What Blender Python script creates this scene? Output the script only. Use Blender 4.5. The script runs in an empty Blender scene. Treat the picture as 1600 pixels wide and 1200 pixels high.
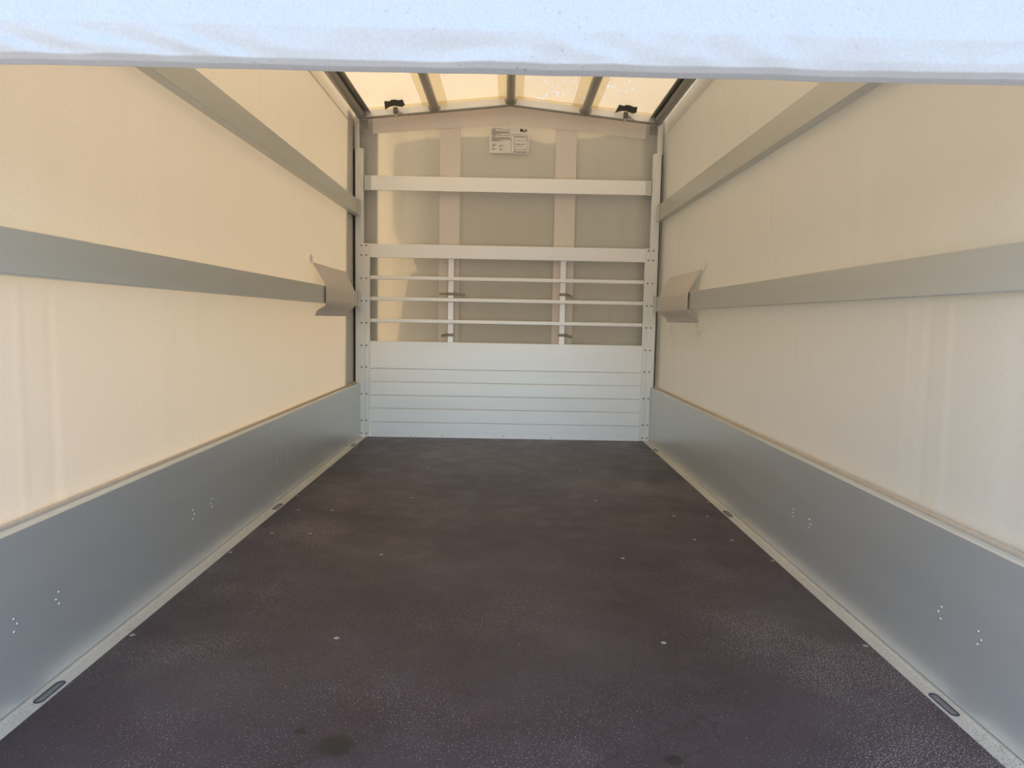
import bpy, bmesh, math, random
from mathutils import Vector, Matrix, noise
random.seed(7)
C = bpy.context.scene.collection
SC = bpy.context.scene
PI = math.pi

# ------------------------------------------------------------------ camera
def cam_basis(yaw, pitch, roll):
    cy, sy, cp, sp, cr, sr = math.cos(yaw), math.sin(yaw), math.cos(pitch), math.sin(pitch), math.cos(roll), math.sin(roll)
    f = Vector((-sy*cp, cy*cp, sp)); r = Vector((cy, sy, 0)); u = r.cross(f)
    return cr*r + sr*u, -sr*r + cr*u, f
cd = bpy.data.cameras.new('camera'); cam = bpy.data.objects.new('camera', cd); C.objects.link(cam)
r_, u_, f_ = cam_basis(-0.0079, -0.0912, 0.0183)
M = Matrix((r_, u_, -f_)).transposed().to_4x4(); M.translation = (0.0037, 0, 0.7428)
cam.matrix_world = M
cd.sensor_fit = 'HORIZONTAL'; cd.sensor_width = 36; cd.lens = 36*1100/1600
cd.clip_start = 0.02; cd.clip_end = 500
SC.camera = cam

# ------------------------------------------------------------------ colour management
SC.view_settings.view_transform = 'Standard'; SC.view_settings.look = 'None'
SC.view_settings.gamma = 1; SC.view_settings.use_curve_mapping = False
SC.view_settings.exposure = -0.16

# ------------------------------------------------------------------ daylight
SUN_DIR = Vector((-0.36, 0.52, 0.78)).normalized()       # towards the sun: in front of the trailer, to the left
W = bpy.data.worlds.new('sky'); SC.world = W; W.use_nodes = True
nt = W.node_tree; nt.nodes.clear()
sky = nt.nodes.new('ShaderNodeTexSky'); sky.sky_type = 'NISHITA'; sky.sun_disc = False
sky.sun_elevation = math.asin(SUN_DIR.z); sky.sun_rotation = math.atan2(SUN_DIR.x, SUN_DIR.y)
sky.air_density = 1.0; sky.dust_density = 2.5; sky.ozone_density = 1.0
hs = nt.nodes.new('ShaderNodeHueSaturation'); hs.inputs['Saturation'].default_value = 1.0
bg = nt.nodes.new('ShaderNodeBackground'); bg.inputs['Strength'].default_value = 0.90
wo = nt.nodes.new('ShaderNodeOutputWorld')
nt.links.new(sky.outputs[0], hs.inputs['Color']); nt.links.new(hs.outputs[0], bg.inputs[0]); nt.links.new(bg.outputs[0], wo.inputs[0])
sd = bpy.data.lights.new('sun', 'SUN'); sd.energy = 5.2; sd.angle = math.radians(0.53); sd.color = (1.0, 0.93, 0.80)
so = bpy.data.objects.new('sun', sd); C.objects.link(so); so.rotation_euler = SUN_DIR.to_track_quat('Z', 'Y').to_euler()

# ------------------------------------------------------------------ helpers
def new_mat(name):
    m = bpy.data.materials.new(name); m.use_nodes = True
    n = m.node_tree.nodes; n.clear()
    return m, m.node_tree, n.new('ShaderNodeOutputMaterial')
def N(t, kind, **kw):
    n = t.nodes.new(kind)
    for k, v in kw.items():
        if k in n.inputs.keys(): n.inputs[k].default_value = v
        else: setattr(n, k, v)
    return n
def ramp(t, src, stops):
    r = t.nodes.new('ShaderNodeValToRGB'); e = r.color_ramp.elements
    while len(e) < len(stops): e.new(0.5)
    for x, (p, c) in zip(e, stops):
        x.position = p; x.color = (c, c, c, 1) if isinstance(c, (int, float)) else (*c, 1)
    t.links.new(src, r.inputs[0]); return r.outputs[0]
def coords(t, scale=(1, 1, 1), loc=(0, 0, 0)):
    g = t.nodes.new('ShaderNodeTexCoord'); mp = t.nodes.new('ShaderNodeMapping')
    mp.inputs['Scale'].default_value = scale; mp.inputs['Location'].default_value = loc
    t.links.new(g.outputs['Object'], mp.inputs[0]); return mp.outputs[0]
def mixc(t, fac, a, b, mode='MIX'):
    m = t.nodes.new('ShaderNodeMix'); m.data_type = 'RGBA'; m.blend_type = mode
    for s, v in ((0, fac), (6, a), (7, b)):
        if hasattr(v, 'links'): t.links.new(v, m.inputs[s])
        else: m.inputs[s].default_value = v if s == 0 else (*v, 1)
    return m.outputs[2]
def mathn(t, op, a, b=None):
    m = t.nodes.new('ShaderNodeMath'); m.operation = op
    for i, v in enumerate((a, b)):
        if v is None: continue
        if hasattr(v, 'links'): t.links.new(v, m.inputs[i])
        else: m.inputs[i].default_value = v
    return m.outputs[0]

def metal(name, col, rough, streak=(1, 1, 1), dust=0.0, metallic=1.0, vary=0.06):
    m, t, out = new_mat(name)
    b = N(t, 'ShaderNodeBsdfPrincipled', Metallic=metallic)
    n = N(t, 'ShaderNodeTexNoise', Scale=1.0, Detail=4.0); t.links.new(coords(t, streak), n.inputs['Vector'])
    v = ramp(t, n.outputs[0], [(0.3, 1 - vary), (0.7, 1 + vary*0)])
    c = mixc(t, 1.0, col, v, 'MULTIPLY')
    rr = ramp(t, n.outputs[0], [(0.3, rough*0.92), (0.7, rough*1.1)])
    if dust:
        sp = N(t, 'ShaderNodeTexNoise', Scale=430.0, Detail=2.0); t.links.new(coords(t), sp.inputs['Vector'])
        s1 = ramp(t, sp.outputs[0], [(0.68, 0.0), (0.74, 1.0)])
        big = N(t, 'ShaderNodeTexNoise', Scale=3.0, Detail=3.0); t.links.new(coords(t), big.inputs['Vector'])
        s2 = ramp(t, big.outputs[0], [(0.42, 0.0), (0.62, 1.0)])
        f = mathn(t, 'MULTIPLY', mathn(t, 'MULTIPLY', s1, s2), dust)
        c = mixc(t, f, c, (0.75, 0.72, 0.66))
    t.links.new(c, b.inputs['Base Color']); t.links.new(rr, b.inputs['Roughness'])
    t.links.new(b.outputs[0], out.inputs[0]); return m

def cloth(name, refl, trans, tfac, weave=0.25, wrinkle=(0, 0, 0), gloss=0.10, stain=False, bump=0.15, specks=False):
    """coated tarpaulin: reflects like white PVC and lets part of the daylight through"""
    m, t, out = new_mat(name)
    co = coords(t)
    d = N(t, 'ShaderNodeBsdfDiffuse', Color=(*refl, 1)); tr = N(t, 'ShaderNodeBsdfTranslucent', Color=(*trans, 1))
    wv = N(t, 'ShaderNodeTexNoise', Scale=260.0, Detail=2.0); t.links.new(co, wv.inputs['Vector'])
    wk = N(t, 'ShaderNodeTexNoise', Scale=1.0, Detail=3.0); t.links.new(coords(t, wrinkle), wk.inputs['Vector'])
    h = mathn(t, 'ADD', mathn(t, 'MULTIPLY', wv.outputs[0], weave*0.02), mathn(t, 'MULTIPLY', wk.outputs[0], 1.0))
    bp = N(t, 'ShaderNodeBump', Strength=bump, Distance=0.02); t.links.new(h, bp.inputs['Height'])
    t.links.new(bp.outputs[0], d.inputs['Normal'])
    col = ramp(t, wv.outputs[0], [(0.35, 0.93), (0.65, 1.0)])
    t.links.new(mixc(t, 1.0, refl, col, 'MULTIPLY'), d.inputs['Color'])
    if specks:
        sk = N(t, 'ShaderNodeTexNoise', Scale=120.0, Detail=1.0); t.links.new(coords(t, (1, 1, 1.6)), sk.inputs['Vector'])
        sb = N(t, 'ShaderNodeTexNoise', Scale=7.0, Detail=2.0); t.links.new(coords(t), sb.inputs['Vector'])
        f = mathn(t, 'MULTIPLY', ramp(t, sk.outputs[0], [(0.70, 0), (0.75, 0.5)]), ramp(t, sb.outputs[0], [(0.48, 0), (0.6, 1)]))
        t.links.new(mixc(t, f, mixc(t, 1.0, refl, col, 'MULTIPLY'), (0.25, 0.26, 0.27)), d.inputs['Color'])
    tc = mixc(t, 1.0, trans, col, 'MULTIPLY')
    if stain:
        # drops, leaves and puddles lying on the roof, right half
        g = t.nodes.new('ShaderNodeTexCoord'); sx = t.nodes.new('ShaderNodeSeparateXYZ'); t.links.new(g.outputs['Object'], sx.inputs[0])
        pn = N(t, 'ShaderNodeTexNoise', Scale=42.0, Detail=3.0); t.links.new(coords(t, (1, 0.45, 1)), pn.inputs['Vector'])
        big = N(t, 'ShaderNodeTexNoise', Scale=3.6, Detail=1.0); t.links.new(coords(t, (1, 1, 1), (4.7, 0.35, 0)), big.inputs['Vector'])
        msk = mathn(t, 'MULTIPLY', ramp(t, big.outputs[0], [(0.5, 0), (0.56, 1)]), ramp(t, sx.outputs[0], [(0.0, 0), (0.08, 1)]))
        drops = mathn(t, 'MULTIPLY', ramp(t, pn.outputs[0], [(0.58, 0), (0.62, 1)]), msk)
        rim = mathn(t, 'MULTIPLY', ramp(t, pn.outputs[0], [(0.54, 0), (0.57, 1), (0.585, 0)]), msk)
        tc = mixc(t, drops, tc, (1.0, 0.96, 0.86)); tc = mixc(t, mathn(t, 'MULTIPLY', rim, 0.55), tc, (0.35, 0.25, 0.15))
        sp = N(t, 'ShaderNodeTexNoise', Scale=55.0, Detail=1.0); t.links.new(coords(t, (1, 0.4, 1), (2, 7, 1)), sp.inputs['Vector'])
        tc = mixc(t, ramp(t, sp.outputs[0], [(0.745, 0), (0.77, 0.7)]), tc, (0.3, 0.22, 0.14))
    t.links.new(tc, tr.inputs['Color'])
    mx = N(t, 'ShaderNodeMixShader'); mx.inputs[0].default_value = tfac
    t.links.new(d.outputs[0], mx.inputs[1]); t.links.new(tr.outputs[0], mx.inputs[2])
    gl = N(t, 'ShaderNodeBsdfGlossy', Roughness=0.38, Color=(1, 1, 1, 1)); t.links.new(bp.outputs[0], gl.inputs['Normal'])
    m2 = N(t, 'ShaderNodeMixShader'); fr = N(t, 'ShaderNodeLayerWeight', Blend=0.25)
    t.links.new(mathn(t, 'MULTIPLY', fr.outputs['Fresnel'], gloss*2), m2.inputs[0])
    t.links.new(mx.outputs[0], m2.inputs[1]); t.links.new(gl.outputs[0], m2.inputs[2])
    t.links.new(m2.outputs[0], out.inputs[0]); return m

def plain(name, col, rough=0.6, metallic=0.0):
    m, t, out = new_mat(name)
    b = N(t, 'ShaderNodeBsdfPrincipled', Metallic=metallic, Roughness=rough)
    n = N(t, 'ShaderNodeTexNoise', Scale=60.0, Detail=3.0); t.links.new(coords(t), n.inputs['Vector'])
    t.links.new(mixc(t, 1.0, col, ramp(t, n.outputs[0], [(0.3, 0.88), (0.7, 1.0)]), 'MULTIPLY'), b.inputs['Base Color'])
    t.links.new(b.outputs[0], out.inputs[0]); return m

def obj(name, bm, mat, parent=None, smooth=False, bevel=0.0):
    me = bpy.data.meshes.new(name)
    bmesh.ops.recalc_face_normals(bm, faces=bm.faces)
    bm.to_mesh(me); bm.free(); me.materials.append(mat)
    if smooth:
        for p in me.polygons: p.use_smooth = True
    o = bpy.data.objects.new(name, me); C.objects.link(o)
    if parent: o.parent = parent
    if bevel:
        md = o.modifiers.new('bevel', 'BEVEL'); md.width = bevel; md.segments = 2; md.limit_method = 'ANGLE'
    return o
def tag(o, label, cat, group=None):
    o['label'] = label; o['category'] = cat
    if group: o['group'] = group
    return o
def thing(name, loc, label, cat, group=None):
    o = bpy.data.objects.new(name, None); o.empty_display_size = 0.05; C.objects.link(o); o.location = loc
    return tag(o, label, cat, group)
def struct(o): o['kind'] = 'structure'; return o
def box(bm, x0, x1, y0, y1, z0, z1, o=(0, 0, 0)):
    x0, x1 = sorted((x0, x1)); y0, y1 = sorted((y0, y1)); z0, z1 = sorted((z0, z1))
    v = [bm.verts.new((x-o[0], y-o[1], z-o[2])) for x in (x0, x1) for y in (y0, y1) for z in (z0, z1)]
    for f in ((0, 1, 3, 2), (4, 6, 7, 5), (0, 4, 5, 1), (2, 3, 7, 6), (0, 2, 6, 4), (1, 5, 7, 3)):
        bm.faces.new([v[i] for i in f])
    return bm
def B(*a, **k): return box(bmesh.new(), *a, **k)
def prism(bm, pts, axis, a, b, o=(0, 0, 0)):
    """closed 2-D outline (in the two axes other than `axis`) run from a to b along axis"""
    def P(p, s):
        q = list(p); q.insert(axis, s); return (q[0]-o[0], q[1]-o[1], q[2]-o[2])
    A = [bm.verts.new(P(p, a)) for p in pts]; D = [bm.verts.new(P(p, b)) for p in pts]
    n = len(pts)
    for i in range(n): bm.faces.new((A[i], A[(i+1) % n], D[(i+1) % n], D[i]))
    bm.faces.new(A); bm.faces.new(D[::-1]); return bm
def tube(bm, pts, r, n=12, closed=True):
    rings = []
    for i, p in enumerate(pts):
        p = Vector(p); d = (Vector(pts[min(i+1, len(pts)-1)]) - Vector(pts[max(i-1, 0)])).normalized()
        a = d.orthogonal().normalized() if i == 0 else (rings[-1][1] - d*rings[-1][1].dot(d)).normalized()
        b = d.cross(a)
        rings.append(([bm.verts.new(p + r*(math.cos(2*PI*k/n)*a + math.sin(2*PI*k/n)*b)) for k in range(n)], a))
    for (A, _), (D, _) in zip(rings, rings[1:]):
        for k in range(n): bm.faces.new((A[k], A[(k+1) % n], D[(k+1) % n], D[k]))
    bm.faces.new(rings[0][0][::-1]); bm.faces.new(rings[-1][0]); return bm
def dome(bm, c, nrm, r, h, n=10):
    """low rivet head sitting on a surface"""
    c = Vector(c); nrm = Vector(nrm).normalized(); a = nrm.orthogonal().normalized(); b = nrm.cross(a)
    prev = None
    for rr, hh in ((1, -0.001/h), (1, 0.15), (0.8, 0.7), (0.4, 0.95)):
        ring = [bm.verts.new(c + nrm*h*hh + r*rr*(math.cos(2*PI*k/n)*a + math.sin(2*PI*k/n)*b)) for k in range(n)]
        if prev:
            for k in range(n): bm.faces.new((prev[k], prev[(k+1) % n], ring[(k+1) % n], ring[k]))
        prev = ring
    bm.faces.new(prev); return bm
def grid(fn, nu, nv):
    bm = bmesh.new(); V = [[bm.verts.new(fn(i/nu, j/nv)) for j in range(nv+1)] for i in range(nu+1)]
    for i in range(nu):
        for j in range(nv): bm.faces.new((V[i][j], V[i+1][j], V[i+1][j+1], V[i][j+1]))
    return bm
def solid(o, t, off=0):
    md = o.modifiers.new('thickness', 'SOLIDIFY'); md.thickness = t; md.offset = off; return o

# ------------------------------------------------------------------ materials
TR = (1.0, 0.72, 0.40)
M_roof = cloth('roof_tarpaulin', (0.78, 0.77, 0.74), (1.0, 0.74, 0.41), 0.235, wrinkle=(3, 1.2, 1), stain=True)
M_roofseam = cloth('roof_seam_tape', (0.78, 0.76, 0.72), (1.0, 0.96, 0.86), 0.92, wrinkle=(3, 2, 1))
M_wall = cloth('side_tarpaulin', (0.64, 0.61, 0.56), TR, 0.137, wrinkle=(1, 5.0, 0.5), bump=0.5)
M_wallR = M_wall
M_front = cloth('front_tarpaulin', (0.62, 0.61, 0.56), (1.0, 0.73, 0.40), 0.16, wrinkle=(7, 1, 1.5), bump=0.5)
M_strip = cloth('tarpaulin_reinforcement', (0.94, 0.89, 0.84), TR, 0.15, wrinkle=(6, 1, 3), bump=0.2)
M_hemband = cloth('hem_band_tarpaulin', (0.84, 0.80, 0.75), (1.0, 0.90, 0.76), 0.6, wrinkle=(1, 5, 3))
M_patch = cloth('tarpaulin_overlap', (0.52, 0.53, 0.53), TR, 0.02, wrinkle=(6, 3, 1), bump=0.2)
M_loop = cloth('tarpaulin_loop', (0.74, 0.71, 0.67), TR, 0.14, wrinkle=(1, 18, 3), gloss=0.3, bump=0.5)
M_hem = cloth('rolled_tarpaulin', (0.545, 0.545, 0.545), (0.9, 0.9, 0.9), 0.03, specks=True, wrinkle=(2.0, 2, 6), gloss=0.25, bump=0.1)
M_board = metal('anodised_side_board', (0.67, 0.69, 0.665), 0.36, (0.6, 0.6, 14), dust=0.35, metallic=0.6)
M_rail = metal('anodised_rail', (0.64, 0.66, 0.63), 0.42, (0.6, 0.6, 30), metallic=0.5)
M_bulk = metal('bright_aluminium', (0.96, 0.955, 0.94), 0.44, (0.8, 2, 40), vary=0.03, metallic=0.6)
M_post = metal('post_aluminium', (0.90, 0.90, 0.88), 0.40, (20, 20, 0.8), metallic=0.5)
M_rib = metal('roof_tube_steel', (0.40, 0.395, 0.37), 0.42, (8, 0.8, 8))
M_riv = plain('rivet_steel', (0.20, 0.19, 0.18), 0.4, 0.8)
M_rivb = plain('rivet_bright', (0.75, 0.75, 0.75), 0.3, 1.0)
M_screw = plain('screw_zinc', (0.40, 0.39, 0.37), 0.5, 0.3)
M_dark = plain('dark_slot', (0.05, 0.06, 0.075), 0.5)
M_gap_tyre = plain('gap_shade_tyre_black', (0.012, 0.012, 0.014), 0.7)  # black of the unseen vehicle's tyres, also of the painted shade beside the posts
M_clip = plain('dark_plastic', (0.06, 0.058, 0.055), 0.5)
M_strap = plain('grey_strap', (0.34, 0.31, 0.25), 0.8)
M_strapl = plain('pale_strap', (0.62, 0.56, 0.48), 0.8)
M_paper = plain('paper', (0.90, 0.87, 0.83), 0.8)
M_ink = plain('black_ink', (0.05, 0.045, 0.04), 0.8)
M_inkg = plain('grey_print', (0.42, 0.38, 0.33), 0.8)
M_stamp = plain('violet_stamp', (0.44, 0.34, 0.37), 0.8)
M_weld = plain('weld_tab', (0.97, 0.94, 0.88), 0.4)
M_seal = plain('cloth_hem_edge', (0.60, 0.50, 0.38), 0.7)
M_ground = plain('concrete_ground', (0.42, 0.40, 0.36), 0.9)

def trim_mat():
    m, t, out = new_mat('dusty_edge_profile')
    b = N(t, 'ShaderNodeBsdfPrincipled', Metallic=0.35, Roughness=0.45)
    sp = N(t, 'ShaderNodeTexNoise', Scale=240.0, Detail=3.0); t.links.new(coords(t), sp.inputs['Vector'])
    big = N(t, 'ShaderNodeTexNoise', Scale=4.0, Detail=2.0); t.links.new(coords(t), big.inputs['Vector'])
    f = mathn(t, 'MULTIPLY', ramp(t, sp.outputs[0], [(0.54, 0), (0.62, 1)]), ramp(t, big.outputs[0], [(0.4, 0), (0.65, 0.8)]))
    t.links.new(mixc(t, f, (0.66, 0.63, 0.55), (0.30, 0.25, 0.19)), b.inputs['Base Color'])
    t.links.new(b.outputs[0], out.inputs[0]); return m
M_trim = trim_mat()

def floor_mat():
    m, t, out = new_mat('phenolic_plywood')
    b = N(t, 'ShaderNodeBsdfPrincipled')
    co = coords(t)
    big = N(t, 'ShaderNodeTexNoise', Scale=1.8, Detail=4.0); t.links.new(co, big.inputs['Vector'])
    c = ramp(t, big.outputs[0], [(0.35, (0.031, 0.019, 0.027)), (0.55, (0.050, 0.035, 0.043)), (0.7, (0.076, 0.062, 0.066))])
    mid = N(t, 'ShaderNodeTexNoise', Scale=9.0, Detail=5.0); t.links.new(coords(t, (1, 1, 1), (3, 1, 0)), mid.inputs['Vector'])
    c = mixc(t, mathn(t, 'MULTIPLY', ramp(t, mid.outputs[0], [(0.5, 0), (0.75, 1)]), 0.35), c, (0.095, 0.078, 0.072))
    # fine grain of the wire mesh print
    fg = N(t, 'ShaderNodeTexNoise', Scale=650.0, Detail=1.0); t.links.new(co, fg.inputs['Vector'])
    c = mixc(t, 1.0, c, ramp(t, fg.outputs[0], [(0.3, 0.75), (0.7, 1.25)]), 'MULTIPLY')
    # dust grains, gathered in drifts and along the sides
    sp = N(t, 'ShaderNodeTexNoise', Scale=330.0, Detail=2.0); t.links.new(co, sp.inputs['Vector'])
    g = t.nodes.new('ShaderNodeTexCoord'); s = t.nodes.new('ShaderNodeSeparateXYZ'); t.links.new(g.outputs['Object'], s.inputs[0])
    ax = mathn(t, 'ABSOLUTE', s.outputs[0])
    edge = ramp(t, ax, [(0.35, 0.0), (0.62, 0.75), (0.86, 0.8)])
    dn = N(t, 'ShaderNodeTexNoise', Scale=2.6, Detail=4.0); t.links.new(coords(t, (1, 1, 1), (9, 4, 0)), dn.inputs['Vector'])
    dr = ramp(t, dn.outputs[0], [(0.40, 0.12), (0.62, 1.0)])
    amt = mathn(t, 'MULTIPLY', mathn(t, 'MAXIMUM', edge, 0.42), dr)
    thr = mathn(t, 'SUBTRACT', 0.705, mathn(t, 'MULTIPLY', amt, 0.15))
    gr = mathn(t, 'MULTIPLY', mathn(t, 'GREATER_THAN', sp.outputs[0], thr), 0.75)
    c = mixc(t, gr, c, (0.52, 0.47, 0.42))
    # dried water rims
    wn = N(t, 'ShaderNodeTexNoise', Scale=7.0, Detail=4.0); t.links.new(co, wn.inputs['Vector'])
    addv = t.nodes.new('ShaderNodeVectorMath'); addv.operation = 'MULTIPLY_ADD'
    t.links.new(wn.outputs['Color'], addv.inputs[0]); addv.inputs[1].default_value = (0.22, 0.22, 0.0); t.links.new(g.outputs['Object'], addv.inputs[2])
    vo = N(t, 'ShaderNodeTexVoronoi', feature='DISTANCE_TO_EDGE', Scale=6.5); t.links.new(addv.outputs[0], vo.inputs['Vector'])
    rn = N(t, 'ShaderNodeTexNoise', Scale=2.2, Detail=2.0); t.links.new(coords(t, (1, 1, 1), (1.5, 2.2, 0)), rn.inputs['Vector'])
    rim = mathn(t, 'MULTIPLY', ramp(t, vo.outputs['Distance'], [(0.0, 1), (0.03, 0)]), ramp(t, rn.outputs[0], [(0.54, 0), (0.62, 0.55)]))
    c = mixc(t, rim, c, (0.018, 0.012, 0.014))
    # round dark stain by the rear edge and a smaller one beside it
    for (px, py, rr) in ((-0.283, 1.163, 0.031), (-0.355, 1.205, 0.010), (0.30, 1.135, 0.016)):
        vm = t.nodes.new('ShaderNodeVectorMath'); vm.operation = 'DISTANCE'; vm.inputs[1].default_value = (px, py, 0)
        ad = t.nodes.new('ShaderNodeVectorMath'); ad.operation = 'MULTIPLY_ADD'
        n3 = N(t, 'ShaderNodeTexNoise', Scale=28.0, Detail=4.0); t.links.new(co, n3.inputs['Vector'])
        t.links.new(n3.outputs['Color'], ad.inputs[0]); ad.inputs[1].default_value = (0.03, 0.03, 0); t.links.new(g.outputs['Object'], ad.inputs[2])
        t.links.new(ad.outputs[0], vm.inputs[0]); 
        vm.inputs[1].default_value = (px+0.015, py+0.015, 0)
        c = mixc(t, ramp(t, vm.outputs['Value'], [(rr*0.8, 0.95), (rr*1.2, 0.0)]), c, (0.012, 0.013, 0.012))
    t.links.new(c, b.inputs['Base Color'])
    t.links.new(ramp(t, mid.outputs[0], [(0.3, 0.42), (0.7, 0.56)]), b.inputs['Roughness'])
    bp = N(t, 'ShaderNodeBump', Strength=0.25, Distance=0.001); t.links.new(fg.outputs[0], bp.inputs['Height']); t.links.new(bp.outputs[0], b.inputs['Normal'])
    t.links.new(b.outputs[0], out.inputs[0]); return m
M_floor = floor_mat()

# ------------------------------------------------------------------ the setting
Y0, YB = 1.0, 4.352          # tarpaulins start at Y0
YF = 0.86         # rear opening, face of the front bulkhead
XT = 0.945                   # side tarpaulins
YT = 4.42                    # front tarpaulin
def roof_z(x): return 1.975 + 0.10*(1 - abs(x)/XT)

struct(obj('ground', B(-14, 14, -12, 16, -0.75, -0.70), M_ground))
fl = struct(obj('floor', B(-0.863, 0.863, YF, 4.36, -0.018, 0.0), M_floor))
k = 0
for x, y in [(sx*a, yy) for yy, xs in ((1.575, (0.852, 0.38)), (2.157, (0.853, 0.38)), (2.36, (0.79, 0.66)), (2.655, (0.788, 0.658)),
             (2.867, (0.852, 0.382)), (3.45, (0.853, 0.382)), (4.03, (0.853, 0.38))) for a in xs for sx in (-1, 1)]:
    bm = bmesh.new(); dome(bm, (x, y, 0.0), (0, 0, 1), 0.0065, 0.0012, 12); obj('screw', bm, M_screw, fl)

for s, n in ((-1, 'trim_1'), (1, 'trim_2')):
    bm = bmesh.new()
    sec = [(s*0.863, -0.02), (s*0.863, 0.001), (s*0.8915, 0.001), (s*0.8925, 0.004), (s*0.90, 0.004), (s*0.93, 0.004), (s*0.93, -0.02)]
    prism(bm, sec, 1, YF, 4.352)
    tr = struct(obj(n, bm, M_trim))
    for y in (1.322, 2.693, 4.04):
        # lashing slot: raised pressed rim with a sunk dark floor
        def capsule(w, l, c=10):
            q = [(w*math.cos(a), l-w+w*math.sin(a)) for a in [PI*i/c for i in range(c+1)]]
            return q + [(-u, -v) for u, v in q]
        cx = s*0.8785
        bm = bmesh.new()
        A = [(cx+u, y+v) for u, v in capsule(0.0095, 0.042)]; D = [(cx+u, y+v) for u, v in capsule(0.0068, 0.038)]
        vs = [[bm.verts.new((p[0], p[1], z)) for p in P] for P, z in ((A, 0.0008), (A, 0.0022), (D, 0.0026), (D, 0.0012))]
        for P, Q in zip(vs, vs[1:]):
            for i in range(len(P)): bm.faces.new((P[i], P[(i+1) % len(P)], Q[(i+1) % len(Q)], Q[i]))
        obj('slot_rim', bm, M_dark, tr)
        bm = bmesh.new(); prism(bm, [(cx+u, y+v) for u, v in capsule(0.0066, 0.037)], 2, 0.0005, 0.0016)
        obj('slot', bm, metal('slot_plate', (0.34, 0.37, 0.43), 0.4), tr)

# side tarpaulins, with folds standing in the cloth
def folds(seed, fs):
    def f(y, z):
        h = 0.006*noise.noise(Vector((y*1.3+seed, z*0.9, seed))) + 0.002*noise.noise(Vector((y*9+seed, z*1.2, 2)))
        for (fy, w, a, z0, z1) in fs:
            yy = fy + 0.012*noise.noise(Vector((z*3, fy, seed)))
            e = min(1, max(0, (z-z0)/0.1))*min(1, max(0, (z1-z)/0.1))
            h += a*e*math.exp(-((y-yy)/w)**2)
        return h
    return f
fL = folds(3.1, [(1.375, 0.007, 0.0022, 0.2, 0.85), (1.47, 0.009, -0.002, 0.2, 0.85), (1.50, 0.006, 0.002, 0.2, 0.62), (2.15, 0.006, 0.0015, 0.2, 1.9), (2.95, 0.006, 0.0013, 0.2, 1.9),
                 (3.55, 0.006, 0.0015, 0.9, 1.9), (2.75, 0.005, 0.002, 1.5, 1.9), (3.35, 0.005, 0.002, 1.5, 1.9)])
fR = folds(8.4, [(1.50, 0.010, 0.0026, 0.2, 0.85), (1.57, 0.012, -0.0026, 0.2, 0.85), (1.66, 0.006, 0.002, 0.2, 0.85), (2.28, 0.006, 0.002, 0.2, 0.8), (2.5, 0.008, -0.002, 0.2, 0.8),
                 (2.9, 0.006, 0.002, 0.2, 1.3), (3.35, 0.007, 0.003, 0.2, 0.75), (3.0, 0.006, 0.003, 1.0, 1.34), (2.55, 0.006, 0.003, 0.9, 1.3),
                 (2.85, 0.006, 0.003, 1.45, 1.72), (3.2, 0.005, 0.002, 1.4, 1.9), (3.6, 0.006, 0.003, 1.4, 1.9), (3.8, 0.006, 0.002, 0.3, 1.9)])
walls = {}
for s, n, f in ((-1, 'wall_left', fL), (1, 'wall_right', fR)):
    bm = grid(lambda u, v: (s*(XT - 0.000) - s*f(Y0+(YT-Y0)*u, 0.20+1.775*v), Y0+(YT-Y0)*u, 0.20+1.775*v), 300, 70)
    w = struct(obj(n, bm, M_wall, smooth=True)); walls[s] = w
    # welded hem band under the eave, and the doubled cloth at the front corner
    solid(obj('hem_band', grid(lambda u, v: (s*(XT-0.004), Y0+(4.33-Y0)*u, 1.874+0.009*v), 2, 1), M_strip, w), 0.0015)
    if s < 0: solid(obj('corner_overlap', grid(lambda u, v: (s*(XT+0.012), (4.13+0.10*v)+(YT+0.02-4.13-0.10*v)*u, 0.22+1.74*v), 1, 1), M_patch, w), 0.002)
    # loop of cloth welded round the middle rail
    prof = [(0.938, 1.000), (0.934, 0.985), (0.915, 0.945), (0.899, 0.905), (0.893, 0.885), (0.893, 0.805), (0.900, 0.796), (0.930, 0.770), (0.938, 0.745)]
    def lp(u, v, prof=prof, s=s):
        t = v*(len(prof)-1); i = min(int(t), len(prof)-2); q = t-i
        x = prof[i][0]*(1-q)+prof[i+1][0]*q; z = prof[i][1]*(1-q)+prof[i+1][1]*q
        flare = abs(z-0.85)/0.15
        y0, y1 = 3.50 - 0.11*max(0, flare-0.35), 4.16 - 0.08*max(0, flare-0.3)
        y = y0+(y1-y0)*u
        h = 0.0035*noise.noise(Vector((y*16, z*4, s*3.0)))*min(1, flare) + (0.0022*math.sin(y*95+z*30) if z < 0.80 else 0)
        return (s*(x+h), y, z)
    solid(obj('rail_loop', grid(lp, 60, 32), M_loop, w, smooth=True), 0.0015)
    tabs = ((3.41, 1.025, 0.030), (4.06, 1.005, 0.020), (3.46, 0.712, 0.030), (4.03, 0.705, 0.020)) if s > 0 else ((3.40, 1.015, 0.022),)
    for (ty, tz, tr_) in tabs:
        bm = bmesh.new(); prism(bm, [(ty+tr_*1.25*math.cos(a), tz+tr_*1.0*math.sin(a)) for a in [2*PI*i/20 for i in range(20)]], 0, s*(XT-0.008), s*(XT-0.006))
        obj('weld_tab', bm, M_weld, w)

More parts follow.
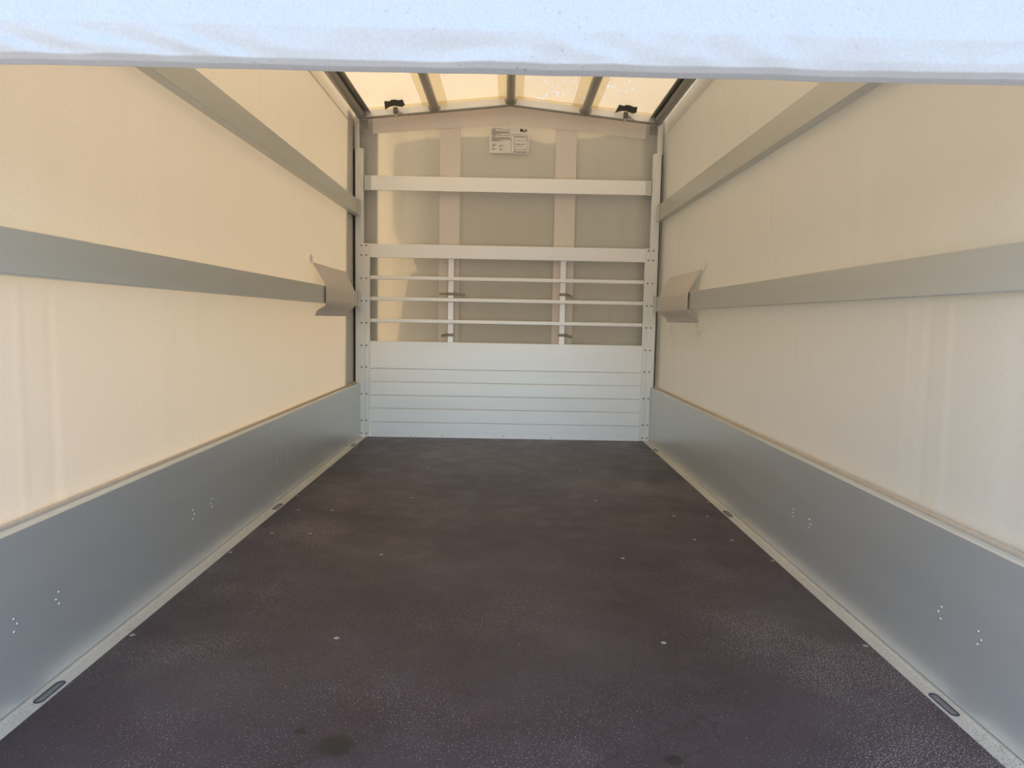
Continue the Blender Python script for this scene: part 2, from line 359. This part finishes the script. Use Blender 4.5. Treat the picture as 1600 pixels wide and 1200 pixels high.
# front tarpaulin
wf = grid(lambda u, v: ((-XT+2*XT*u), YT - 0.009*noise.noise(Vector((u*15, v*2.5, 5))) - 0.003*math.exp(-((u-0.6)/0.03)**2),
          0.0+(roof_z(-XT+2*XT*u))*v), 120, 40)
wf = struct(obj('wall_front', wf, M_front, smooth=True))
for s in (-1, 1):
    solid(obj('corner_overlap', B(s*0.818, s*0.955, YT+0.014, YT+0.016, 0.2, 1.98), M_patch, wf), 0.0)
for x0, x1 in ((-0.427, -0.301), (0.279, 0.407)):
    obj('reinforcement_strip', B(x0, x1, YT-0.015, YT-0.0135, 0.05, 1.93), M_strip, wf)
bm = bmesh.new(); prism(bm, [(-0.836, 1.851), (0, 1.926), (0.826, 1.853), (0.826, 1.985), (0, 2.07), (-0.836, 1.985)], 1, YT-0.0185, YT-0.017)
obj('top_band', bm, M_strip, wf)

# roof tarpaulin and its seam bands along the ribs
RX = (-0.455, 0.0, 0.447)
def sag(x, y):
    d = min(abs(x-r) for r in (-XT, -0.455, 0, 0.447, XT)); return 0.004*math.sin(min(1, d/0.23)*PI/2)*(1+0.6*noise.noise(Vector((x*3, y*2.2, 1))))
bm = grid(lambda u, v: (-XT-0.005+2*(XT+0.005)*u, Y0-0.02+(YT+0.02-Y0)*v, roof_z(min(XT, abs(-XT-0.005+2*(XT+0.005)*u)))+0.006+sag(-XT+2*XT*u, Y0+3.5*v)
          + 0.004*noise.noise(Vector((u*14, v*9, 4)))), 96, 120)
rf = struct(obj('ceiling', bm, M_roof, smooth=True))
for x in RX:
    for e, w_ in ((-1, 0.075), (1, 0.075)):
        xa, xb = x+e*0.004, x+e*w_
        solid(obj('seam_band', grid(lambda u, v: (xa+(xb-xa)*u, Y0+(4.40-Y0)*v, roof_z(xa+(xb-xa)*u)-0.001), 1, 1), M_roofseam, rf), 0.001)
solid(obj('seam_band', grid(lambda u, v: (-0.90+1.8*u, 4.325+0.07*v, roof_z(-0.90+1.8*u)-0.004), 24, 1), M_roofseam, rf), 0.001)

# ------------------------------------------------------------------ dropside boards
def sideboard(s, side):
    t = thing('side_board', (s*0.913, 2.6, 0.004), side, 'side board', 'long grey dropside boards')
    o = (s*0.913, 2.6, 0.004)
    bm = bmesh.new()
    # hollow extrusion with two faint beads and a rolled top edge
    sec = [(0.900, 0.006), (0.900, 0.334), (0.903, 0.337), (0.922, 0.337), (0.926, 0.333), (0.926, 0.006)]
    prism(bm, [(s*a, b) for a, b in sec], 1, YF, 4.352, o)
    obj('panel', bm, M_board, t)
    z = (0.174, 0.161, 0.149)
    base = 1.268
    for k in range(5):
        for j, yy in enumerate((base+0.745*k, base+0.745*k+0.122)):
            if yy > 4.33: continue
            zz = 1 if j == 0 else -1
            for i in range(3):
                y = yy + (0.0045*(1 if i != 1 else -1)*(-zz if s < 0 else zz))
                bm = bmesh.new(); dome(bm, (s*0.900-o[0], y-o[1], z[i]-o[2]), (-s, 0, 0), 0.0028, 0.0018, 8)
                obj('rivet', bm, M_rivb, t)
    bm = B(s*0.9262, s*0.936, Y0, 4.352, 0.300, 0.3425, o=o); obj('top_seal', bm, M_seal, t)
    return t
sideboard(-1, 'long grey aluminium dropside board along the left edge of the floor')
sideboard(1, 'long grey aluminium dropside board along the right edge of the floor')

# ------------------------------------------------------------------ slat rails on the sides
def rail(s, z0, z1, label):
    o = (s*0.912, 2.6, z0)
    t = thing('side_rail', o, label, 'rail', 'horizontal aluminium rails along the tarpaulin sides')
    obj('bar', B(s*0.900, s*0.937, Y0, 4.285, z0, z1, o=o), M_rail, t, bevel=0.002)
    # pocket that carries the bar on the post
    bm = B(s*0.895, s*0.927, 4.262, 4.345, z0-0.004, z0-0.001, o=o); box(bm, s*0.8965, s*0.899, 4.262, 4.345, z0-0.003, z1+0.002, o=o)
    obj('end_pocket', bm, M_rail, t)
    return t
rail(-1, 1.352, 1.440, 'upper grey aluminium rail on the left tarpaulin wall')
rail(-1, 0.807, 0.893, 'lower grey aluminium rail on the left wall, passing through a tarpaulin loop')
rail(1, 1.352, 1.446, 'upper grey aluminium rail on the right tarpaulin wall')
rail(1, 0.809, 0.896, 'lower grey aluminium rail on the right wall, passing through a tarpaulin loop')

# ------------------------------------------------------------------ front corner posts
for s, lab in ((-1, 'slim aluminium corner post at the front left, rising beside the bulkhead'), (1, 'slim aluminium corner post at the front right, rising beside the bulkhead')):
    xo, xi, xu = (0.934, 0.884, 0.909) if s < 0 else (0.919, 0.868, 0.892)
    o = (s*0.91, 4.37, 0)
    t = thing('corner_post', o, lab, 'post', 'front corner posts')
    bm = bmesh.new(); prism(bm, [(s*xo, 4.356), (s*(xo-0.004), 4.3535), (s*(xi+0.012), 4.3535), (s*(xi+0.010), 4.358), (s*xi, 4.358), (s*xi, 4.392), (s*xo, 4.392)], 2, 0.0 if False else 0.005, 1.755, o)
    obj('lower_post', bm, M_post, t)
    bm = bmesh.new(); prism(bm, [(s*xo, 4.356), (s*(xu+0.006), 4.352), (s*xu, 4.356), (s*xu, 4.39), (s*xo, 4.39)], 2, 1.75, 1.93, o)
    obj('upper_post', bm, M_post, t)
    obj('gap_shade_strip', B(s*(xo+0.001), s*(xo+0.005), 4.354, 4.39, 0.345, 1.75, o=o), M_gap_tyre, t)  # black strip standing in for the shaded gap between post and tarpaulin
    obj('gusset', B(s*(xu-0.05), s*(xu-0.002), 4.372, 4.376, 1.872, 1.925, o=o), M_rib, t)

# ------------------------------------------------------------------ front bulkhead
O = (0, 4.36, 0)
bh = thing('bulkhead', O, 'aluminium front wall with closed lower boards and an open slatted upper half', 'bulkhead')
obj('top_board', B(-0.843, 0.837, YB, YB+0.024, 1.106, 1.188, o=O), M_bulk, bh, bevel=0.002)
for z in (0.985, 0.856, 0.723):
    obj('slat', B(-0.842, 0.836, YB+0.001, YB+0.016, z-0.0115, z+0.0115, o=O), M_bulk, bh, bevel=0.003)
for z0, z1, grooved in ((0.427, 0.597, 0), (0.262, 0.427, 1), (0.094, 0.262, 1), (0.001, 0.094, 0)):
    bm = bmesh.new(); e = 0.0022
    zm = (z0+z1)/2
    sec = [(YB+e, z0+0.0006), (YB, z0+0.0025)]
    if grooved: sec += [(YB, zm-0.004), (YB+0.0012, zm-0.002), (YB+0.0004, zm+0.004)]
    sec += [(YB, z1-0.0025), (YB+e, z1-0.0006), (YB+0.024, z1-0.0006), (YB+0.024, z0+0.0006)]
    prism(bm, sec, 0, -0.841, 0.837, O)
    obj('board', bm, M_bulk, bh)
obj('sill_lip', B(-0.84, 0.838, YB-0.003, YB, 0.0005, 0.006, o=O), M_bulk, bh)
RZ = (1.176, 1.118, 0.978, 0.841, 0.707, 0.568, 0.434, 0.268, 0.102, 0.020)
for s in (-1, 1):
    xo, xi = (0.903, 0.842) if s < 0 else (0.896, 0.836)
    bm = bmesh.new()
    prism(bm, [(s*xo, YB-0.004), (s*xo, YB), (s*xi, YB), (s*xi, YB-0.002), (s*(xi+0.008), YB-0.002), (s*(xi+0.009), YB-0.004), (s*(xi+0.028), YB-0.004), (s*(xi+0.030), YB-0.0052), (s*(xi+0.032), YB-0.004)], 2, 0.002, 1.190, O)
    pl = obj('end_plate', bm, M_post, bh)
    for z in RZ:
        for x in (s*(xi+0.022), s*(xo-0.009)):
            bm = bmesh.new(); dome(bm, (x, YB-0.004-O[1], z), (0, -1, 0), 0.0052, 0.0028, 10); obj('rivet', bm, M_riv, pl)
for x in (-0.349, 0.341):
    obj('upright_bar', B(x-0.0175, x+0.0175, YB+0.022, YB+0.042, 0.55, 1.15, o=O), M_bulk, bh, bevel=0.002)
for x, z in ((-0.59, 0.006), (-0.39, 0.009), (-0.01, 0.012), (0.29, 0.007)):
    bm = bmesh.new(); dome(bm, (x, YB-0.0035-O[1], z+0.004), (0, -1, 0), 0.003, 0.002, 8); obj('floor_rivet', bm, M_riv, bh)

o = (0, 4.36, 1.505)
t = thing('front_rail', o, 'single aluminium cross rail high on the front wall, above the slatted bulkhead', 'rail')
obj('bar', B(-0.838, 0.828, YB, YB+0.024, 1.508, 1.594, o=o), M_bulk, t, bevel=0.002)
for s in (-1, 1):
    a, b_ = (-0.876, -0.836) if s < 0 else (0.826, 0.862)
    obj('end_bracket', B(a, b_, YB-0.002, YB+0.026, 1.506, 1.595, o=o), M_rail, t, bevel=0.001)

# ------------------------------------------------------------------ straps tying the tarpaulin to the uprights
def strap(x, z, xa, xb, dz, lab, mat=M_strap):
    o = (x, 4.38, z)
    t = thing('tie_strap', o, lab, 'strap', 'straps round the uprights behind the slats')
    yb, yf = YB+0.0205, YB+0.0435
    bm = bmesh.new(); x0, x1 = x-0.019, x+0.019
    out = [(x0, yb-0.0015), (x1, yb-0.0015), (x1, yf), (x0, yf)]; inn = [(x0+0.0015, yb), (x1-0.0015, yb), (x1-0.0015, yf-0.0015), (x0+0.0015, yf-0.0015)]
    for zz in (0,):
        for i in range(4):
            j = (i+1) % 4
            prism(bm, [out[i], out[j], inn[j], inn[i]], 2, z-0.0085, z+0.0085, o)
    obj('band', bm, mat, t)
    e = 1 if xb > x else -1
    bx = x + e*0.022
    obj('buckle', B(bx-0.005, bx+0.005, yb-0.005, yb+0.010, z-0.010, z+0.010, o=o), mat, t, bevel=0.002)
    bm = grid(lambda u, v: (bx+(xb-bx)*u-o[0], yb-0.001+0.014*u+0.004*math.sin(u*5)-o[1], z-0.009+0.018*v+dz*u-o[2]), 10, 1)
    solid(obj('loose_end', bm, mat, t), 0.0015)
    if xa is not None:
        bm = grid(lambda u, v: (x-e*0.019+(xa-(x-e*0.019))*u-o[0], yb+0.001+0.006*u-o[1], z-0.007+0.014*v-o[2]), 6, 1)
        solid(obj('short_end', bm, mat, t), 0.0018)
strap(-0.349, 0.893, -0.420, -0.262, -0.006, 'flat tie strap on the left upright, between the top and middle slats')
strap(-0.349, 0.641, None, -0.405, -0.006, 'short tie strap on the left upright, just above the closed boards')
strap(0.341, 0.902, None, 0.405, -0.016, 'tie strap on the right upright, between the top and middle slats')
strap(0.341, 0.652, None, 0.405, -0.012, 'tie strap on the right upright, just above the closed boards')

# ------------------------------------------------------------------ roof frame
zc = 1.944
for s, lab in ((-1, 'grey eave tube along the top of the left tarpaulin wall'), (1, 'grey eave tube along the top of the right tarpaulin wall')):
    x = s*(0.893 if s < 0 else 0.886); o = (x, 2.6, zc)
    t = thing('eave_tube', o, lab, 'roof tube', 'eave tubes of the roof')
    obj('tube', tube(bmesh.new(), [(0, Y0-2.6, 0), (0, 4.335-2.6, 0)], 0.026, 20), M_rib, t, smooth=True)
    bm = bmesh.new(); prism(bm, [(s*0.835, 1.958), (s*0.835, 1.963), (abs(x)*s, 1.976), (abs(x)*s, 1.970)], 1, Y0, 4.335, o); obj('tarpaulin_flange', bm, M_rib, t)
    bm = bmesh.new(); prism(bm, [(x+0.029*math.cos(a), zc+0.029*math.sin(a)) for a in [2*PI*i/18 for i in range(18)]], 1, 4.318, 4.338, o); obj('end_cap', bm, M_rib, t)
labs = ('round roof rib on the left slope, left of the ridge tube', 'round ridge tube at the middle of the roof', 'round roof rib on the right slope, right of the ridge tube')
for x, lab in zip(RX, labs):
    zr = roof_z(x)-0.031; o = (x, 2.6, zr)
    t = thing('roof_rib', o, lab, 'roof tube', 'round ribs under the roof tarpaulin')
    obj('tube', tube(bmesh.new(), [(0, Y0-2.6, 0), (0, 4.338-2.6, 0)], 0.0255, 20), M_rib, t, smooth=True)
    bm = bmesh.new()
    pts = [(0.033*math.cos(a), 4.325-2.6, 0.033*math.sin(a)) for a in [PI*0.93+i*(PI*1.14)/14 for i in range(15)]]
    tube(bm, pts, 0.003, 6); obj('saddle', bm, M_rib, t, smooth=True)
    bm = bmesh.new(); dome(bm, (0, 4.337-2.6, -0.018), (0, -0.4, -1), 0.006, 0.003); obj('bolt', bm, M_riv, t)
o = (0, 4.352, 1.95)
t = thing('gable_rail', o, 'shallow gabled aluminium rail joining the posts under the front of the roof', 'rail')
for s in (-1, 1):
    bm = bmesh.new()
    zb = lambda x: 1.930+0.093*(1-abs(x)/0.89)
    prism(bm, [(0, zb(0)), (s*0.880, zb(0.880)), (s*0.880, zb(0.880)+0.036), (0, zb(0)+0.036)], 1, 4.338, 4.362, o)
    obj('sloping_bar', bm, M_post, t)
    bm = bmesh.new(); prism(bm, [(0, zb(0)-0.004), (s*0.875, zb(0.875)-0.004), (s*0.875, zb(0.875)), (0, zb(0))], 1, 4.345, 4.375, o)
    obj('lower_lip', bm, M_rib, t)

# roof clips with strap ends
def clip(x, y, lab, flip):
    zr = roof_z(x)-0.01; sl = -0.10/XT if x > 0 else 0.10/XT
    o = (x, y, zr)
    t = thing('roof_clip', o, lab, 'clip', 'dark clips at the front of the roof')
    bm = bmesh.new()
    pts = [(-0.062, 0.030), (-0.030, 0.014), (0.0, 0.010), (0.040, 0.022), (0.060, 0.012), (0.055, -0.022), (0.030, -0.020), (0.012, -0.026), (-0.012, -0.026), (-0.022, -0.018), (-0.052, -0.022)]
    pts = [(p, q*1.7) for p, q in pts]
    A = [bm.verts.new((p, q, sl*p - 0.22*q - 0.002)) for p, q in pts]; D = [bm.verts.new((p, q, sl*p - 0.22*q + 0.001)) for p, q in pts]
    n = len(pts)
    for i in range(n): bm.faces.new((A[i], A[(i+1) % n], D[(i+1) % n], D[i]))
    bm.faces.new(A); bm.faces.new(D[::-1])
    obj('wing', bm, M_clip, t)
    yk = 4.3255 - y
    obj('knob', B(-0.013, 0.013, yk-0.014, yk+0.010, -0.040, -0.004), M_riv, t, bevel=0.005)
    e = 1 if flip else -1
    bm = grid(lambda u, v: (0.016*v-0.008 + e*0.010*u, yk+0.006-0.003*u, -0.036-0.030*u), 5, 1); solid(obj('strap_tail', bm, M_strapl, t), 0.0015)
    bm = grid(lambda u, v: (0.010 + (0.075 if flip else 0.05)*u, yk+0.004-0.006*math.sin(4*u), -0.036-0.018*u+0.014*v*(1-u)), 8, 1); solid(obj('strap_tail', bm, M_strapl if flip else M_strap, t), 0.0015)
clip(-0.685, 4.275, 'dark bow-shaped clip with a strap end hanging left of the ridge', True)
clip(0.687, 4.285, 'dark bow-shaped clip with a strap end hanging right of the ridge', False)

# ------------------------------------------------------------------ paper sheet on the front tarpaulin
px0, px1, pz0, pz1 = -0.125, 0.114, 1.752, 1.912
py = YT-0.0192
sh = thing('paper_sheet', (px0, py, pz0), 'white printed paper sheet with a stamped box, high in the middle of the front tarpaulin', 'paper')
obj('page', grid(lambda u, v: ((px1-px0)*u, 0.0012*math.sin(u*7)*(1-v)-0.0016*0, (pz1-pz0)*v - (0.002*(1-v) if u > 0.5 else 0)), 16, 8), M_paper, sh)
Wp, Hp = px1-px0, pz1-pz0
def mark(bm, u0, u1, v0, v1, d=0.0016):       # a printed mark, u and v as fractions of the page
    box(bm, u0*Wp, u1*Wp, -d-0.0003, -d+0.0001, v0*Hp, v1*Hp)
bm = bmesh.new()
rows = [(0.05, 0.31, 0.905), (0.32, 0.53, 0.872), (0.05, 0.16, 0.865), (0.05, 0.15, 0.835), (0.05, 0.50, 0.800), (0.05, 0.53, 0.765), (0.05, 0.53, 0.735), (0.05, 0.27, 0.705),
        (0.05, 0.16, 0.675), (0.10, 0.52, 0.655), (0.05, 0.15, 0.615), (0.05, 0.52, 0.575), (0.05, 0.53, 0.540), (0.05, 0.53, 0.505), (0.05, 0.24, 0.475), (0.06, 0.33, 0.440),
        (0.06, 0.18, 0.330), (0.06, 0.17, 0.285), (0.06, 0.13, 0.250), (0.06, 0.18, 0.155), (0.06, 0.14, 0.120), (0.25, 0.34, 0.285), (0.25, 0.345, 0.250), (0.25, 0.32, 0.155), (0.25, 0.34, 0.120)]
for a, b_, v in rows:
    u = a
    while u < b_:
        w_ = min(random.uniform(0.012, 0.05), b_-u); mark(bm, u, u+w_, v-0.010, v+0.009); u += w_+0.006
obj('printed_text', bm, M_inkg, sh)
bm = bmesh.new()     # the small mark at the top right corner
def stroke(bm, pts, w, d=0.0022):
    for (a, b_) in zip(pts, pts[1:]):
        A = Vector((a[0]*Wp, a[1]*Hp)); D = Vector((b_[0]*Wp, b_[1]*Hp)); n = (D-A).normalized(); n = Vector((-n.y, n.x))*w/2
        prism(bm, [tuple(A+n), tuple(D+n), tuple(D-n), tuple(A-n)], 1, -d-0.0003, -d)
stroke(bm, [(0.785, 0.80), (0.785, 0.90), (0.815, 0.895), (0.82, 0.865), (0.79, 0.855), (0.82, 0.845), (0.825, 0.815), (0.785, 0.81)], 0.0045)
stroke(bm, [(0.835, 0.90), (0.838, 0.82)], 0.003)
stroke(bm, [(0.845, 0.865), (0.870, 0.80)], 0.004); stroke(bm, [(0.897, 0.865), (0.865, 0.785)], 0.004)
stroke(bm, [(0.905, 0.85), (0.945, 0.87)], 0.0035); stroke(bm, [(0.925, 0.895), (0.922, 0.825), (0.945, 0.815)], 0.0035)
obj('printed_mark', bm, M_ink, sh)
bm = bmesh.new()
for (a, b_, c, d_) in ((0.545, 0.955, 0.685, 0.695), (0.545, 0.955, 0.025, 0.040), (0.545, 0.552, 0.03, 0.69), (0.945, 0.955, 0.03, 0.69), (0.625, 0.632, 0.05, 0.64), (0.625, 0.945, 0.615, 0.625),
                       (0.63, 0.94, 0.480, 0.487), (0.64, 0.90, 0.595, 0.61), (0.63, 0.94, 0.05, 0.07), (0.66, 0.85, 0.25, 0.258), (0.63, 0.66, 0.40, 0.41), (0.63, 0.66, 0.21, 0.225)):
    mark(bm, a, b_, c, d_, 0.0021)
obj('stamped_box', bm, M_stamp, sh)
bm = bmesh.new()
def scrawl(u0, u1, v, amp, n):
    stroke(bm, [(u0+(u1-u0)*i/n, v+amp*(1 if i % 2 else -1)*random.uniform(0.4, 1)+0.015*i/n) for i in range(n+1)], 0.0012, 0.0026)
scrawl(0.645, 0.90, 0.325, 0.022, 26); obj('handwriting', bm, M_ink, sh)
for a, b_ in ((0.640, 0.705), (0.745, 0.775), (0.785, 0.820), (0.855, 0.915)):
    bm = bmesh.new(); scrawl(a, b_, 0.132, 0.02, 6 if b_-a > 0.05 else 4); obj('handwriting', bm, M_ink, sh)

# ------------------------------------------------------------------ rolled-up rear tarpaulin across the opening
def rear(u, v):
    x = -1.02+2.04*u
    # section from the hem behind, round the bottom and up the near face to the rear edge of the roof
    sec = [(0.985, 1.10), (0.975, 1.071), (0.960, 1.0635), (0.942, 1.0645), (0.931, 1.069), (0.926, 1.078), (0.922, 1.090), (0.917, 1.104), (0.920, 1.14), (0.926, 1.19), (0.930, 1.26), (0.930, 1.36)]
    t = v*(len(sec)-1); i = min(int(t), len(sec)-2); q = t-i; q2 = q
    y = sec[i][0]*(1-q2)+sec[i+1][0]*q2; z = sec[i][1]*(1-q2)+sec[i+1][1]*q2
    am = min(1, max(0, (t-1)/3))
    w = noise.noise(Vector((x*4.5, z*9, 1.0)))
    y += am*0.004*w + am*0.003*noise.noise(Vector((x*17, z*26, 3.0))) + 0.0022*noise.noise(Vector((x*30, z*30, 3.0)))*am
    y += (0.0035 if x < 0 else 0.0018)*math.sin(x*(34+9*math.sin(x*5))+z*90+6*w)*math.exp(-((t-5.2)/1.3)**2)
    z += 0.0012*noise.noise(Vector((x*8, 0, 7.0)))
    return (x, y, z)
bm = grid(rear, 420, 66)
rr = thing('rolled_rear_tarpaulin', (0, 0.95, 1.0635), 'bluish white rolled-up tarpaulin across the top of the rear opening', 'tarpaulin')
g = obj('roll', bm, M_hem, rr, smooth=True); g.location = (0, -0.95, -1.0635)
solid(g, 0.003, 1)
g = obj('upper_cloth', grid(lambda u, v: (-1.02+2.04*u, 0.928+0.062*v + 0.004*noise.noise(Vector((u*12, v*4, 2))), 1.355 + (roof_z(min(XT, abs(-1.02+2.04*u)))+0.004-1.355)*v), 80, 20), M_hem, rr, smooth=True)
g.location = (0, -0.95, -1.0635)

# ------------------------------------------------------------------ unseen vehicle added in front of the trailer, outlined to cast its shade
def toward(x, z, d):                    # move a point of the tarpaulin plane towards the sun by d metres in y
    k_ = d/SUN_DIR.y; return (x+SUN_DIR.x*k_, z+SUN_DIR.z*k_)
out = [(-0.685, 0.40), (-0.685, 0.596), (-0.654, 0.807), (-0.634, 0.906), (-0.607, 1.005), (-0.556, 1.045), (-0.485, 1.058), (-0.548, 1.10), (-0.608, 1.145), (-0.628, 1.192),
       (-0.699, 1.264), (-0.714, 1.295), (-0.712, 1.60), (-0.708, 1.766), (-0.695, 1.790), (-0.672, 1.808), (-0.64, 1.818), (-0.50, 1.832), (-0.35, 1.845), (-0.067, 1.851), (0.05, 1.845), (0.128, 1.838), (0.22, 1.822), (0.323, 1.828),
       (0.40, 1.845), (0.55, 1.865), (1.6, 1.95), (1.6, 0.40)]
d0 = 0.30
out2 = [toward(x, z, d0) for x, z in out]
zlow = -0.45
out2 = [(out2[0][0], zlow)] + out2[:-1] + [(out2[-1][0], zlow)]
bm = bmesh.new(); prism(bm, out2, 1, YT+d0, YT+d0+0.06)
cxv = sum(p[0] for p in out2)/len(out2)
tv = thing('unseen_shade_vehicle', (0, 0, 0), 'unseen vehicle added in front of the trailer, shaped to shade the front tarpaulin', 'vehicle')
obj('shadow_plate', bm, plain('unseen_vehicle_grey', (0.5, 0.5, 0.5), 0.4), tv)  # thin plate, outline shaped so that its shadow falls on the front tarpaulin
xs = [p[0] for p in out2]; xl, xr = min(xs)+0.30, max(xs)
obj('unseen_vehicle_cab', B(xl, xr, YT+d0+0.06, YT+d0+1.9, zlow, 1.5), plain('unseen_vehicle_side_grey', (0.5, 0.5, 0.5), 0.4), tv, bevel=0.08)
for wx in (xl+0.15, xr-0.15):
    for wy in (YT+d0+0.45, YT+d0+1.5):
        bm = bmesh.new(); prism(bm, [(wy+0.32*math.cos(a), -0.38+0.32*math.sin(a)) for a in [2*PI*i/28 for i in range(28)]], 0, wx-0.1, wx+0.1); obj('unseen_vehicle_wheel', bm, M_gap_tyre, tv)
